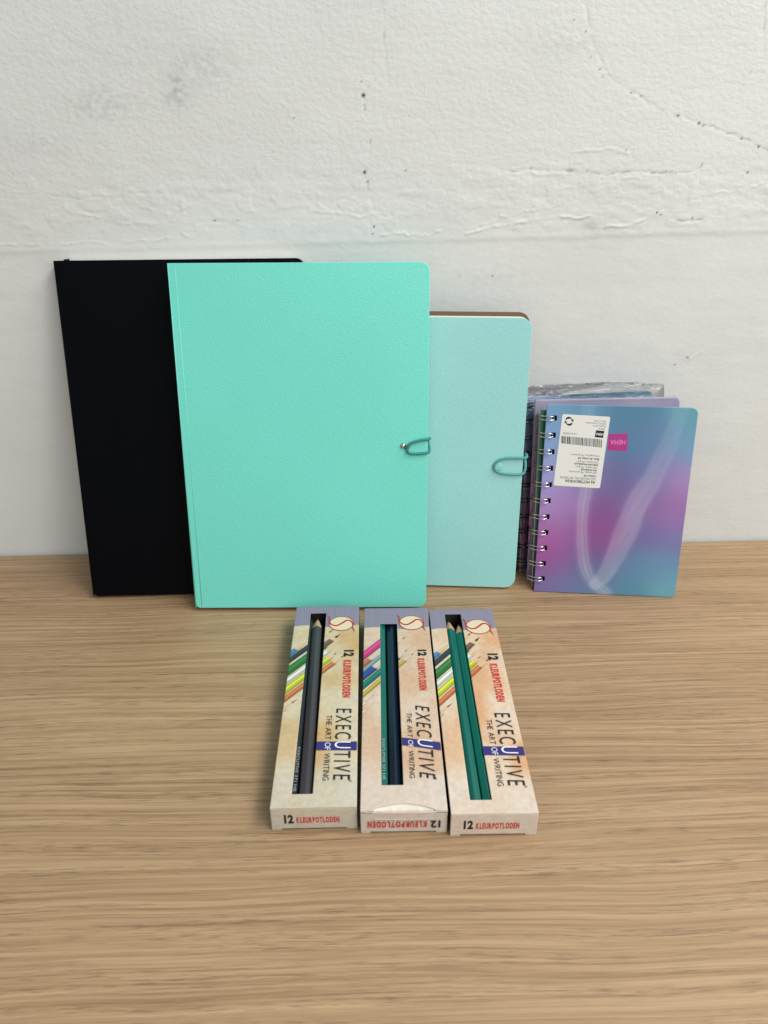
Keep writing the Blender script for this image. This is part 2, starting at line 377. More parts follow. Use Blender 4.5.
# ------------------------------------------------------------------ table
def table_material():
    m = bpy.data.materials.new('oak_veneer'); m.use_nodes = True; N = m.node_tree.nodes; L = m.node_tree.links
    p = N['Principled BSDF']; p.inputs['Specular IOR Level'].default_value = .35
    tc = N.new('ShaderNodeTexCoord')
    def mapping(scale, src=None):
        mp = N.new('ShaderNodeMapping'); mp.inputs['Scale'].default_value = scale
        L.new(src or tc.outputs['Object'], mp.inputs['Vector']); return mp.outputs[0]
    def noise(vec, scale=1, detail=4, rough=.5, dist=0):
        n = N.new('ShaderNodeTexNoise'); n.inputs['Scale'].default_value = scale; n.inputs['Detail'].default_value = detail
        n.inputs['Roughness'].default_value = rough; n.inputs['Distortion'].default_value = dist
        L.new(vec, n.inputs['Vector']); return n.outputs['Fac']
    def rng(src, a, b, c, d):
        r = N.new('ShaderNodeMapRange'); r.inputs[1].default_value = a; r.inputs[2].default_value = b; r.inputs[3].default_value = c; r.inputs[4].default_value = d
        L.new(src, r.inputs[0]); return r.outputs[0]
    def math_(op, a, b):
        k = N.new('ShaderNodeMath'); k.operation = op
        for i, q in enumerate((a, b)):
            if isinstance(q, (int, float)): k.inputs[i].default_value = q
            else: L.new(q, k.inputs[i])
        return k.outputs[0]
    # warp: figure waves the straight grain in y
    w = noise(mapping((3.2, 11, 1)), 1, 2, .5)
    w2 = noise(mapping((14, 40, 1)), 1, 2, .5)
    off = math_('ADD', math_('MULTIPLY', math_('SUBTRACT', w, .5), .018), math_('MULTIPLY', math_('SUBTRACT', w2, .5), .0016))
    cx = N.new('ShaderNodeCombineXYZ'); L.new(off, cx.inputs[1])
    va = N.new('ShaderNodeVectorMath'); va.operation = 'ADD'; L.new(tc.outputs['Object'], va.inputs[0]); L.new(cx.outputs[0], va.inputs[1])
    V = va.outputs[0]
    broad = noise(mapping((.9, 30, 1), V), 1, 3, .55)
    grain = noise(mapping((4, 420, 1), V), 1, 5, .7)
    line = noise(mapping((16, 760, 1), V), 1, 2, .5)
    lm = noise(mapping((5, 95, 1), V), 1, 3, .6)
    pores = noise(mapping((75, 1500, 1), V), 1, 2, .5)
    pm = noise(mapping((6, 150, 1), V), 1, 2, .5)
    ramp = N.new('ShaderNodeValToRGB'); cr = ramp.color_ramp
    cr.elements[0].position = .0; cr.elements[0].color = rgba((137, 108, 79))
    cr.elements[1].position = 1.; cr.elements[1].color = rgba((194, 165, 129))
    e = cr.elements.new(.45); e.color = rgba((167, 137, 103))
    g = math_('ADD', math_('MULTIPLY', rng(grain, .34, .66, 0, 1), .68), math_('MULTIPLY', rng(broad, .3, .7, 0, 1), .32))
    L.new(g, ramp.inputs[0])
    ld = math_('MULTIPLY', rng(line, .53, .63, 0, 1), rng(lm, .38, .58, .3, 1))
    pd = math_('MULTIPLY', rng(pores, .54, .64, 0, 1), rng(pm, .42, .60, .1, 1))
    dk = math_('SUBTRACT', 1, math_('ADD', math_('MULTIPLY', ld, .24), math_('MULTIPLY', pd, .30)))
    vm = N.new('ShaderNodeVectorMath'); vm.operation = 'SCALE'; L.new(ramp.outputs[0], vm.inputs[0]); L.new(dk, vm.inputs['Scale'])
    L.new(vm.outputs[0], p.inputs['Base Color'])
    L.new(rng(grain, .3, .7, .5, .42), p.inputs['Roughness'])
    b = N.new('ShaderNodeBump'); b.inputs['Distance'].default_value = .0003; b.inputs['Strength'].default_value = .5
    L.new(math_('SUBTRACT', math_('MULTIPLY', grain, .4), pd), b.inputs['Height']); L.new(b.outputs[0], p.inputs['Normal'])
    return m
t = slab('table', [(-110, -95), (120, -95), (120, -.2), (-110, -.2)], -2.5, 0, table_material(), None, bev=.08)
t['label'] = 'light oak veneer tabletop with fine horizontal grain, under all the stationery'; t['category'] = 'table'

# ------------------------------------------------------------------ notebooks leaning on the wall
M_page = mat('paper_pages', (232, 228, 214), .8)
def notebook(name, label, x, y, yaw, lean, w, h, T, cover, back, spine_w, radii, cover_t=.12, pages_inset=.25, back_up=0., back_mat=None):
    root = empty(name, label, 'notebook', book_frame(x, y, T*math.sin(lean), yaw, lean), 'notebooks standing against the wall')
    slab('front_cover', rounded(0 if not spine_w else .06, 0, w, h, radii), -cover_t, 0, cover, root, .035, 3)
    slab('back_cover', rounded(.06, 0, w-.05, h+back_up, radii), -T, -T+cover_t, back_mat or cover, root, .035, 3)
    slab('page_block', rounded(.1, pages_inset*.6, w-pages_inset, h-pages_inset*.35, (.1, radii[1], radii[2], .1)), -T+cover_t+.01, -cover_t-.01, M_page, root, 0)
    # rounded spine along the left edge
    V, Fc = [], []; n = 9
    for k in range(n):
        a = math.pi*k/(n-1); V += [(.07-math.sin(a)*.14, yy, -T/2+math.cos(a)*(T/2)) for yy in (0, h)]
    for k in range(n-1): Fc.append((2*k, 2*k+1, 2*k+3, 2*k+2))
    s = mesh('spine', V, Fc, cover, root, smooth=True); solid(s, .06, 0)
    return root
M_black = mat('black_leatherette', (1, 3, 8), .45, spec=.10, bump=(900, .0003, .4), vary=(12, .3))
nb = notebook('notebook', 'largest black softcover notebook, plain cover, leaning on the wall at the far left',
              -21.38, -6.98, R(0), R(13.62), 17.44, 24.96, 1.15, M_black, None, .3, (.35, .5, .6, .1))
mesh('ribbon_end', [(.35, 24.9, -1.0), (.75, 24.9, -1.0), (.8, 25.12, -.95), (.4, 25.1, -.95)], [(0, 1, 2, 3)], M_black, nb)

def cover_mat(name, c, c2):
    m = mat(name, c, .40, spec=.5, vary=(9, .035))
    N = m.node_tree.nodes; L = m.node_tree.links; p = N['Principled BSDF']; tc = [n for n in N if n.type == 'TEX_COORD'][0]
    hs = []
    for sc in ((300, 1500, 1), (1500, 300, 1)):
        mp = N.new('ShaderNodeMapping'); mp.inputs['Scale'].default_value = sc; L.new(tc.outputs['Object'], mp.inputs['Vector'])
        n = N.new('ShaderNodeTexNoise'); n.inputs['Scale'].default_value = 1; n.inputs['Detail'].default_value = 2; L.new(mp.outputs[0], n.inputs['Vector']); hs.append(n.outputs['Fac'])
    ad = N.new('ShaderNodeMath'); ad.operation = 'ADD'; L.new(hs[0], ad.inputs[0]); L.new(hs[1], ad.inputs[1])
    b = N.new('ShaderNodeBump'); b.inputs['Distance'].default_value = .00028; b.inputs['Strength'].default_value = .55
    L.new(ad.outputs[0], b.inputs['Height']); L.new(b.outputs[0], p.inputs['Normal'])
    return m
M_mint = cover_mat('mint_leatherette', (118, 223, 205), 0)
M_teal = cover_mat('pale_teal_card', (156, 217, 214), 0)
M_kraft = mat('kraft_card', (104, 84, 62), .75, vary=(60, .08))
M_elastic = mat('teal_elastic', (42, 138, 134), .6, bump=(2500, .0002, .5))
M_elastic2 = mat('pale_elastic', (84, 160, 156), .6, bump=(2500, .0002, .5))
M_silver = mat('silver_metal', (200, 200, 198), .22, metal=1)
M_brown = mat('aged_brass', (120, 104, 88), .4, metal=.7)

mint = notebook('notebook', 'large bright mint green notebook with metal eyelet, standing in front of the black one',
                -13.075, -8.888, R(-1.766), R(12.056), 17.563, 24.98, 1.5, M_mint, None, .3, (.35, .6, .6, .05))
# pressed hinge line beside the spine
tubes('hinge_crease', [[(.5, .1, -.018), (.5, 24.8, -.018)]], .035, M_mint, mint, 6)
loop = catmull([(17.62, 12.85, -.9), (17.72, 12.95, -.35), (17.62, 13.0, .08), (17.1, 12.93, .16), (16.5, 12.78, .18), (16.22, 12.6, .18), (16.1, 12.3, .17), (16.2, 12.02, .15),
                (16.6, 11.93, .12), (17.1, 11.95, .12), (17.48, 11.99, .1), (17.66, 12.07, .02), (17.68, 12.35, -.1), (17.6, 12.75, -.35), (17.6, 12.8, -.9)], 6)
tubes('elastic_loop', [loop], .1, M_elastic, mint, 8)
lathe('eyelet', [(.02, -.01), (.16, .0), (.19, .06), (.15, .13), (.09, .16), (.02, .17)], M_silver, mint, (15.78, 12.5, 0))
lathe('stud', [(.06, -.02), (.17, .0), (.15, .1), (.1, .28), (.05, .3)], M_brown, mint, (15.98, 12.42, .02), Matrix.Rotation(R(55), 3, 'Y'))

teal = notebook('notebook', 'pale blue-green notebook with brown back cover and round button, behind the mint one',
                -3.095, -5.589, R(-5.32), R(9.45), 14.87, 20.82, 1.2, M_teal, None, .3, (.3, .8, .8, .05), cover_t=.06, back_up=.30, back_mat=M_kraft, pages_inset=.02)
loop = catmull([(15.0, 10.3, -.9), (15.12, 10.8, -.5), (15.12, 10.72, .02), (14.8, 10.66, .1), (14.2, 10.66, .11), (13.5, 10.61, .12), (13.0, 10.4, .13), (12.75, 10.02, .13), (12.9, 9.65, .13),
                (13.4, 9.44, .12), (14.1, 9.38, .11), (14.75, 9.4, .1), (15.0, 9.55, .04), (15.08, 9.95, -.05), (15.05, 10.4, -.3), (15.0, 10.5, -.9)], 6)
tubes('elastic_loop', [loop], .1, M_elastic2, teal, 8)
lathe('button', [(.12, -.01), (.14, .06), (.29, .07), (.31, .1), (.28, .14), (.22, .13), (.12, .16), (.01, .165)], mat('button_plastic', (140, 212, 204), .3), teal, (13.07, 9.98, 0), ns=28)

# ------------------------------------------------------------------ spiral notebooks
ANCH = [(.5, 14.6, 95, 150, 190), (3, 14.6, 78, 138, 172), (6, 14.6, 62, 122, 155), (10.5, 14.5, 78, 150, 168), (.6, 12.5, 118, 155, 205), (3.0, 12, 90, 128, 175), (6, 12, 70, 118, 160), (8, 12, 80, 122, 165), (10.4, 12, 95, 150, 185),
        (.6, 9.8, 140, 150, 208), (3.2, 9.5, 128, 118, 176), (5.2, 9.5, 98, 92, 150), (8, 9.8, 104, 108, 168), (10.4, 9.6, 160, 120, 185), (.6, 7.5, 160, 130, 200), (2.0, 7, 158, 112, 182), (4.3, 7, 122, 74, 142), (7.5, 7.5, 130, 95, 160), (9.5, 7.2, 140, 96, 160), (10.5, 6.8, 152, 100, 172),
        (.5, 4.8, 170, 90, 165), (1.1, 3.2, 170, 48, 140), (2.0, 4.6, 146, 95, 165), (4.2, 4.8, 148, 58, 138), (5.4, 4.8, 130, 70, 142), (8, 5.2, 108, 95, 160), (10.4, 4.9, 110, 110, 170), (.5, 2, 140, 75, 150), (2, 2, 118, 105, 165), (4, 3.0, 105, 80, 145), (4.6, 2.0, 90, 110, 150),
        (7.4, 2.6, 82, 125, 168), (9.5, 2.5, 88, 140, 176), (.5, .4, 108, 100, 160), (2.4, .4, 98, 112, 165), (5, .4, 80, 125, 160), (7.5, .5, 70, 135, 158), (10.4, .4, 90, 160, 175)]
SWIRL_L = [(3.0, 15.2), (3.05, 14.2), (3.35, 11), (3.4, 8.4), (3.3, 7.4), (3.3, 5.8), (3.42, 4.4), (3.65, 2.9), (4.05, 1.7), (4.6, .95), (5.2, .45), (5.6, .1)]
SWIRL_R = [(4.75, .85), (5.3, 1.5), (5.85, 2.7), (6.3, 4.1), (6.85, 5.9), (7.35, 7.7), (8.15, 9.3), (8.75, 11.2), (9.35, 13.0), (9.7, 14.9)]
def marble(X, Y):
    num = np.zeros(X.shape+(3,)); den = np.zeros(X.shape)+1e-9
    x = X+.5*(vnoise(X, Y, 71, .35, .35, 2)-.5); y = Y+.5*(vnoise(X, Y, 72, .35, .35, 2)-.5)
    for (ax, ay, r, g, b) in ANCH:
        w = np.exp(-((x-ax)**2+(y-ay)**2)/(2*1.05**2)); den += w; num += w[..., None]*np.array([r, g, b], float)
    C = num/den[..., None]
    hz = np.array([192, 190, 208.])
    d, t = seg_dist(X, Y, catm2(SWIRL_L))
    wob = .12*(vnoise(X, Y, 76, .5, .9, 2)-.5)
    st = .5+.5*np.cos((d+wob)*19)
    a = np.exp(-((d+wob)/.50)**3)*(.34+.16*st)*(.45+.55*ss(.05, .35, t))
    C += a[..., None]*(hz-C)
    d2, t2 = seg_dist(X, Y, catm2(SWIRL_R))
    wd = .42+.42*np.sin(np.pi*np.clip(t2*.95, 0, 1))+.2*(vnoise(X, Y, 77, .6, .6, 2)-.5)
    cr = vnoise(X*2.2-Y*1.1, X*.5+Y*.9, 75, 1.7, .5, 3)
    a2 = (np.exp(-(d2/wd)**4)*(.28+.20*cr)+np.exp(-((d2-wd*.85)/.16)**2)*.10)*(1-.65*ss(.45, 1, t2))
    C += a2[..., None]*(hz-C)
    m = C.mean(-1, keepdims=True); C = m+(C-m)*.84+5
    return C
def catm2(p): return [tuple(q) for q in catmull([(a, b, 0) for a, b in p], 4)]
def catm2(p): return [(float(q[0]), float(q[1])) for q in catmull([(a, b, 0) for a, b in p], 4)]
M_pp = mat('glossy_plastic_cover', rough=.38, spec=.5, attr='Col', bump=(1600, .00008, .5))
M_green = mat('green_divider', (28, 92, 72), .5)
M_white_paper = mat('label_paper', (226, 225, 218), .6)
M_ink = mat('black_ink', (18, 17, 18), .6)
M_greyink = mat('grey_ink', (95, 95, 98), .6)
M_pink = mat('magenta_print', (172, 46, 128), .4)
M_pinktxt = mat('pale_pink_print', (222, 120, 190), .4)
M_wire = mat('wire_metal', (215, 215, 218), .22, metal=1)
M_darkwire = mat('dark_wire', (34, 34, 38), .35, metal=.8)
HOLES = [1.10+1.268*i for i in range(11)]
HX = .62
def spiral_notebook(label, x, y, yaw, lean, w, h, open_deg, T, wire, shift, green=True):
    zoff = 0.03
    root = empty('spiral_notebook', label, 'notebook', book_frame(x, y, zoff, yaw, lean), 'spiral notebooks with marbled covers')
    ybr = [0]
    for c in HOLES: ybr += [c-.19, c+.19]
    ybr += [h]
    xs = lines(0, HX-.17, HX+.17, w, pitch=.06); ys = lines(*ybr, pitch=.06)
    def inhole(X, Y):
        m = np.zeros(X.shape, bool)
        for c in HOLES: m |= (abs(X-HX) < .17) & (abs(Y-c) < .19)
        return m
    fc = painted_grid('front_cover', xs, ys, marble, M_pp, root, skip=inhole, radii=(0, .35, .5, 0)); solid(fc, .05)
    # the rest hangs on the wire and stands a little behind, swung open
    a = R(open_deg)
    def back(px, pz):  # pivot at the spine
        return (shift+px*math.cos(a)-pz*math.sin(a)*0, -T0-px*math.sin(a)+pz)
    T0 = .3; TW = Matrix.Rotation(R(1.35 if green else 0), 4, 'Z')
    def strip(nm, x0, x1, y0, y1, d0, d1, m, rad=(.0, .45, .45, .0), sag=0.0):
        ol = rounded(x0, y0, x1, y1, rad); n = len(ol); V = []
        for dd in (d1, d0):
            for (px, py) in ol:
                X, Z = back(px, -dd); V.append((X, py, Z))
        F2 = [tuple(range(n-1, -1, -1)), tuple(range(n, 2*n))]+[(i, (i+1) % n, (i+1) % n+n, i+n) for i in range(n)]
        o = mesh(nm, V, F2, m, root); o.matrix_local = TW; return o
    if green: strip('divider_sheet', .03, w-1.2, .05, h-.5, -.02, .01, M_green)
    strip('page_block', .08 if green else 0, w-1.4, .05, h-.75, .03, T-.1, M_page)
    # back cover
    def bz(X, Y): return np.zeros_like(X)
    bc = painted_grid('back_cover', lines(0, w+.45, pitch=.15), lines(0, h+.12, pitch=.15), lambda X, Y: marble(w-X, Y*.9+1.5)*.3+np.array([158, 130, 152])*.7, M_pp, root, radii=(0, .4, .5, 0))
    solid(bc, .05)
    bc.matrix_local = TW @ Matrix.Translation(Vector((shift-.3, .03, -T0-T))*CM) @ Matrix.Rotation(a, 4, 'Y')
    # wire loops: a pair per hole, joined at the hole
    if green:
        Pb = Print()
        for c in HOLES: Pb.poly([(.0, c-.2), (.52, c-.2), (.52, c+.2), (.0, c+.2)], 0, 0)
        hb = Pb.build('hole_shade_quads', [mat('hole_shade_paint', (12, 12, 14), .9)], root)  # dark squares on the sheet behind, painting the shade seen through the holes
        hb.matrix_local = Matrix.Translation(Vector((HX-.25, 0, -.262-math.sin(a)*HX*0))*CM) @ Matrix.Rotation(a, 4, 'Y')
    paths = []
    hx2 = shift-.3+.55; hz2 = -T0-T-.1-.55*math.sin(a)
    for c in HOLES:
        c += random.uniform(-.015, .015)
        for s in (-1, 1):
            p = [(HX-.0, c+s*.03, -.14), (HX-.02, c+s*.07, .02), (HX-.1, c+s*.12, .1), (HX-.3, c+s*.14, .16), (HX-.62, c+s*.14, .12), (HX-.95, c+s*.14, -.1), (HX-1.15, c+s*.13, -.5),
                 (HX-1.2, c+s*.13, -.9), (HX-1.1, c+s*.12, -1.3), (hx2-.3, c+s*.1, hz2-.1), (hx2, c+s*.05, hz2+.1)]
            paths.append(catmull(p, 4))
    tubes('wire_binding', paths, .042, wire, root, 6)
    return root
sp = spiral_notebook('marbled blue and purple spiral notebook standing in front, white barcode sticker on its cover',
                     13.18, -7.272, R(-6.58), R(12.78), 10.888, 14.814, 9, 1.1, M_wire, -.12)
# barcode sticker, turned slightly, its writing upside down
st = bpy.data.objects.new('x', None)
ang = R(-2.65); so = Vector((.91, 8.67)); sw, sh = 3.48, 5.44
sx = Vector((math.cos(ang), math.sin(ang))); sy = Vector((-math.sin(ang), math.cos(ang)))
sx = Vector((3.47, -.11)).normalized(); sy = Vector((.27, 5.46)).normalized()
def S2(a, b): q = so+sx*a+sy*b; return (q.x, q.y)
bpy.data.objects.remove(st)
ol = [S2(a, b) for a, b in rounded(0, 0, sw, sh, (.12, .12, .12, .12), 4)]
stk = slab('barcode_sticker', ol, .003, .012, M_white_paper, sp, 0)
P = Print(); Zs = .016
# zoom-pixel -> sticker coordinates
def K(px, py):
    b = (752-py)/(752-122)*sh; left = 205+(275-205)*(752-py)/630+(0); a = (px-left)/410*sw; return S2(a, b)
def up_text(txt, xr, xl, ytop, ybase, mi, bold=0):
    """upside-down line: starts at the right (xr) and runs left to xl; the letters' tops point down the page"""
    a = Vector(K(xr, ytop)); e = Vector(K(xl, ytop)); u = Vector(K(xr, ybase))-a
    P.text(txt, a, e-a, u, Zs, mi, bold)
for txt, xr, xl, y0, y1, mi, bo in [
    ('A6 NOTEBOOKS/6', 572, 308, 692, 716, 0, .02), ('ISO PAGES/VEL 90 GR/M2', 572, 262, 664, 684, 1, 0), ('Cahiers A6', 578, 470, 640, 658, 0, .02),
    ('160 pages, 90 grammes', 582, 338, 611, 627, 1, 0), ('A6 notebook', 584, 440, 588, 606, 0, .02), ('160 pages, 90 gsm', 586, 398, 566, 582, 1, 0),
    ('DIN-A6-Notizbuch', 590, 386, 539, 557, 0, .02), ('160 Seiten, 90 g/m', 592, 408, 517, 533, 1, 0), ('Bloc de notas A6', 598, 414, 488, 506, 0, .02),
    ('160 paginas, 90 gramos', 602, 352, 461, 477, 1, 0), ('14.24.0000', 402, 282, 278, 294, 1, 0),
    ('HEMA B.V.', 640, 580, 222, 236, 1, 0), ('Postbus 37110', 645, 538, 200, 215, 1, 0), ('1030 AC Amsterdam', 648, 478, 178, 193, 1, 0), ('Made in China', 650, 545, 158, 172, 1, 0)]:
    up_text(txt, xr, xl, y0, y1, mi, bo)
rb = random.Random(7); x = 268
while x < 622:
    w_ = rb.choice([3, 3, 5, 8]); y0, y1 = 310+(x-268)*.03, 374+(x-268)*.05
    P.poly([K(x, y1), K(x+w_, y1), K(x+w_, y0), K(x, y0)], Zs, 0); x += w_+rb.choice([3, 4, 5, 7])
P.poly([K(556, 304), K(628, 306), K(638, 246), K(566, 244)], Zs, 0)
a = Vector(K(632, 268)); e = Vector(K(566, 266)); P.text('HEMA', a, e-a, Vector(K(629, 288))-a, Zs+.004, 2, .02)
# recycling roundel: two curved arrows
for a0 in (0, 180):
    pts = []
    for i in range(13):
        q = R(a0+20+i*11); pts.append(K(332+30*math.cos(q), 180+30*math.sin(q)))
    P.ribbon(pts, lambda t: .055+.1*math.sin(math.pi*min(1, t*1.2)), Zs, 0)
    q = R(a0+152); c0 = (332+30*math.cos(q), 180+30*math.sin(q)); tg = (-math.sin(q), math.cos(q)); nr = (math.cos(q), math.sin(q))
    P.poly([K(c0[0]+tg[0]*20, c0[1]+tg[1]*20), K(c0[0]+nr[0]*14, c0[1]+nr[1]*14), K(c0[0]-nr[0]*14, c0[1]-nr[1]*14)], Zs, 0)
P.build('sticker_print', [M_ink, M_greyink, M_white_paper], stk)
P = Print()
P.poly([(4.67, 11.49), (6.09, 11.45), (6.04, 12.80), (4.67, 12.72)], .006, 0)
P.text('HEMA', (5.92, 12.3), (-1.1, -.02), (0, -.34), .010, 1, .015)
P.build('logo_print', [M_pink, M_pinktxt], sp)

# second one, shrink-wrapped, behind
wr = spiral_notebook('spiral notebook still sealed in crinkled clear film, mostly hidden behind the front spiral notebook',
                     12.75, -4.6, R(5), R(13.0), 10.3, 14.45, 0, .9, M_darkwire, -.1, green=False)
def film_material():
    m = bpy.data.materials.new('clear_film'); m.use_nodes = True; N = m.node_tree.nodes; L = m.node_tree.links
    N.remove(N['Principled BSDF']); out = N['Material Output']
    tr = N.new('ShaderNodeBsdfTransparent'); tr.inputs[0].default_value = (.96, .96, .97, 1)
    gl = N.new('ShaderNodeBsdfGlossy'); gl.inputs['Roughness'].default_value = .12
    lw = N.new('ShaderNodeFresnel'); lw.inputs['IOR'].default_value = 1.6
    tc = N.new('ShaderNodeTexCoord'); mp = N.new('ShaderNodeMapping'); mp.inputs['Scale'].default_value = (60, 200, 1)
    n = N.new('ShaderNodeTexNoise'); n.inputs['Scale'].default_value = 1; n.inputs['Detail'].default_value = 4; n.inputs['Distortion'].default_value = 1.5
    L.new(tc.outputs['Object'], mp.inputs[0]); L.new(mp.outputs[0], n.inputs['Vector'])
    b = N.new('ShaderNodeBump'); b.inputs['Distance'].default_value = .003; b.inputs['Strength'].default_value = 1
    L.new(n.outputs['Fac'], b.inputs['Height']); L.new(b.outputs[0], gl.inputs['Normal']); L.new(b.outputs[0], lw.inputs['Normal'])
    mx = N.new('ShaderNodeMixShader'); L.new(lw.outputs[0], mx.inputs[0]); L.new(tr.outputs[0], mx.inputs[1]); L.new(gl.outputs[0], mx.inputs[2])
    L.new(mx.outputs[0], out.inputs[0]); return m
def film():
    nx, ny = 90, 110; V, Fc = [], []
    w0, w1, h0, h1 = -.95, 11.6, .05, 15.2
    for side in (0, 1):
        for j in range(ny+1):
            for i in range(nx+1):
                u, v = i/nx, j/ny; X = w0+(w1-w0)*u; Y = h0+(h1-h0)*v
                A = np.array(X); B = np.array(Y)
                n = float(vnoise(A, B, 91+side, .8, 2.4, 3))-.5; n2 = float(vnoise(A, B, 95+side, 3, 1.2, 3))-.5
                edge = min(1, u*14, (1-u)*9, v*25, max(0, (1-v))*11)
                edge = math.sqrt(max(0, edge))
                top = ss(.93, 1, np.array(v))
                z = (.35*edge+.02+.12*n*edge+.06*n2) if side == 0 else (-1.75*edge-.05-.05*n*edge)
                mid = -.75
                z = z*edge+mid*(1-edge)+.1*n*float(top)
                V.append((X+.1*n2*(1-edge), Y+(.14*n2+.1*n)*float(top), z))
        base = side*(nx+1)*(ny+1)
        for j in range(ny):
            for i in range(nx):
                a = base+j*(nx+1)+i; q = (a, a+1, a+nx+2, a+nx+1); Fc.append(q if side == 0 else q[::-1])
    return mesh('shrink_film', V, Fc, film_material(), wr, smooth=True)
film()

# ------------------------------------------------------------------ pencil boxes
BW, BL, BH = 4.571, 17.91, 1.69
M_print = mat('printed_carton', rough=.45, spec=.4, attr='Col', bump=(700, .00012, .35))
M_inner = mat('carton_inside_painted_shade', (62, 56, 50), .85)  # card colour darkened to stand for the shade inside the carton
M_red = mat('red_ink', (205, 45, 40), .5); M_white = mat('white_ink', (235, 235, 238), .5); M_navy = mat('navy_ink', (44, 38, 112), .5)
M_logo = mat('dark_red_ink', (178, 40, 38), .5); M_cream = mat('cream_ink', (224, 206, 176), .5)
def carton_col(pal, seed):
    base, tan, grey = [np.array(c, float) for c in pal]
    def f(X, Y):
        n = vnoise(X, Y, seed, .45, .28, 3)[..., None]; n2 = vnoise(X, Y, seed+1, 4, 4, 2)[..., None]; n3 = vnoise(X, Y, seed+2, .9, .7, 3)[..., None]
        C = base+(tan-base)*ss(.42, .8, n)+(grey-base)*ss(.5, .85, n3)*.6
        for (cx, cy, rx, ry, a) in ((3.2, 9.9, 1.3, .8, .75), (3.6, 11.2, 1.0, 2.0, .3), (.5, 4.9, .8, 1.7, .75), (2.8, 5.2, .7, .5, .6), (.6, 14.6, .9, .7, .35), (3.4, 14.4, 1.4, 1.2, .3)):
            C = C+(tan-C)*(a*np.exp(-((X-cx)/rx)**4-((Y-cy)/ry)**4))[..., None]*(.6+.5*n3)
        e = ss(3.2, 1.8, Y)[..., None]; C = C+(grey-C)*e*.75
        n4 = vnoise(X, Y, seed+5, 7, 5, 2)[..., None]; return C*(.90+.06*n2+.07*n4)
    return f
def art(C, X, Y, v0, ext, m, ub, ut, col, lead, u0=-1, wood=(214, 182, 142)):
    """a drawn pencil rising to the right: centre v0 at u=0, slope m, body until ub, tip at ut"""
    k = math.sqrt(1+m*m); b = (Y-v0-m*X)/k; a = (X+m*(Y-v0))/k; hw = ext/2/k
    ab = ub*k; at_ = ut*k; a0 = u0*k
    body = ss(.02, -.02, abs(b)-hw)*ss(.02, -.02, a-ab)*ss(-.02, .02, a-a0)
    shade = 1+.30*np.exp(-((b-hw*.3)/(hw*.22))**2)-.28*ss(-.3, -1, b/hw)-.12*ss(.7, 1, b/hw)
    col = np.array(col, float); col = (col.mean()+(col-col.mean())*.82)*.94; c = col*shade[..., None]; C[:] = C+(c-C)*body[..., None]
    if ut > ub:
        w = hw*np.clip((at_-a)/(at_-ab), 0, 1)
        cone = ss(.02, -.02, abs(b)-w)*(a > ab)*(a < at_)
        t = (a-ab)/(at_-ab); c = np.where((t > .68)[..., None], np.array(lead, float), np.array(wood, float)*(1-.2*ss(0, -1, b/hw))[..., None])
        C[:] = C+(c-C)*cone[..., None]
    return C
def top_print(kind, pal, seed):
    base = carton_col(pal, seed)
    def f(X, Y):
        C = base(X, Y)
        if kind == 'a':
            for (v0, ext, ub, ut, col, lead) in ((12.65, .62, .35, 1.5, (58, 118, 186), (58, 118, 186)), (11.95, .68, 1.7, 2.9, (42, 56, 64), (130, 80, 50)), (10.85, 1.0, 2.2, 3.3, (46, 122, 52), (25, 22, 22)),
                                                 (9.9, .6, 2.45, 3.1, (205, 214, 205), (210, 180, 120)), (9.05, .8, 2.6, 3.1, (200, 206, 36), (120, 90, 40)), (8.2, .62, 2.95, 3.65, (206, 108, 48), (90, 60, 40))):
                art(C, X, Y, v0, ext, 1.15, ub, ut, col, lead)
            art(C, X, Y, 10.85, .66, 1.15, 2.72, 2.72, (112, 86, 70), 0, u0=2.18)
            art(C, X, Y, 7.45, .45, .9, -.3, .85, (220, 190, 160), (25, 22, 22)); art(C, X, Y, 7.0, .3, 1.6, -.2, .22, (200, 150, 130), (20, 20, 20))
        else:
            for (v0, ext, ub, ut, col, lead) in ((12.55, .95, 2.0, 2.62, (206, 44, 128), (60, 50, 50)), (11.65, .62, .45, 1.6, (196, 92, 60), (150, 60, 50)), (11.1, .5, 2.2, 2.9, (112, 150, 158), (50, 50, 50)),
                                                 (10.45, .8, .75, 2.0, (36, 66, 150), (40, 60, 140)), (9.6, .75, 2.3, 3.0, (16, 118, 100), (70, 130, 120)), (8.75, .5, 2.75, 3.42, (186, 158, 52), (120, 90, 50))):
                art(C, X, Y, v0, ext, 1.2, ub, ut, col, lead, wood=(205, 190, 165))
            for (v0, u0) in ((7.9, .1), (7.2, .0)): art(C, X, Y, v0, .22, 1.3, .2, .75, (225, 205, 180), (110, 90, 80), u0=-.5)
        e = 15.52+.16*np.sin(X*1.5+.3)*(1 if kind == 'a' else .8)+.05*vnoise(X, Y, 3, 2, .1)
        st = .95+.05*np.sin(X*2*math.pi/.17)+.05*vnoise(X, Y, 14, 9, .3)
        pc = np.array([140, 134, 154.])*st[..., None]
        C = C+(pc-C)*ss(-.03, .03, Y-e)[..., None]
        if kind == 'b': C = C-30*np.exp(-(Y/.3)**2)[..., None]*0
        return C
    return f
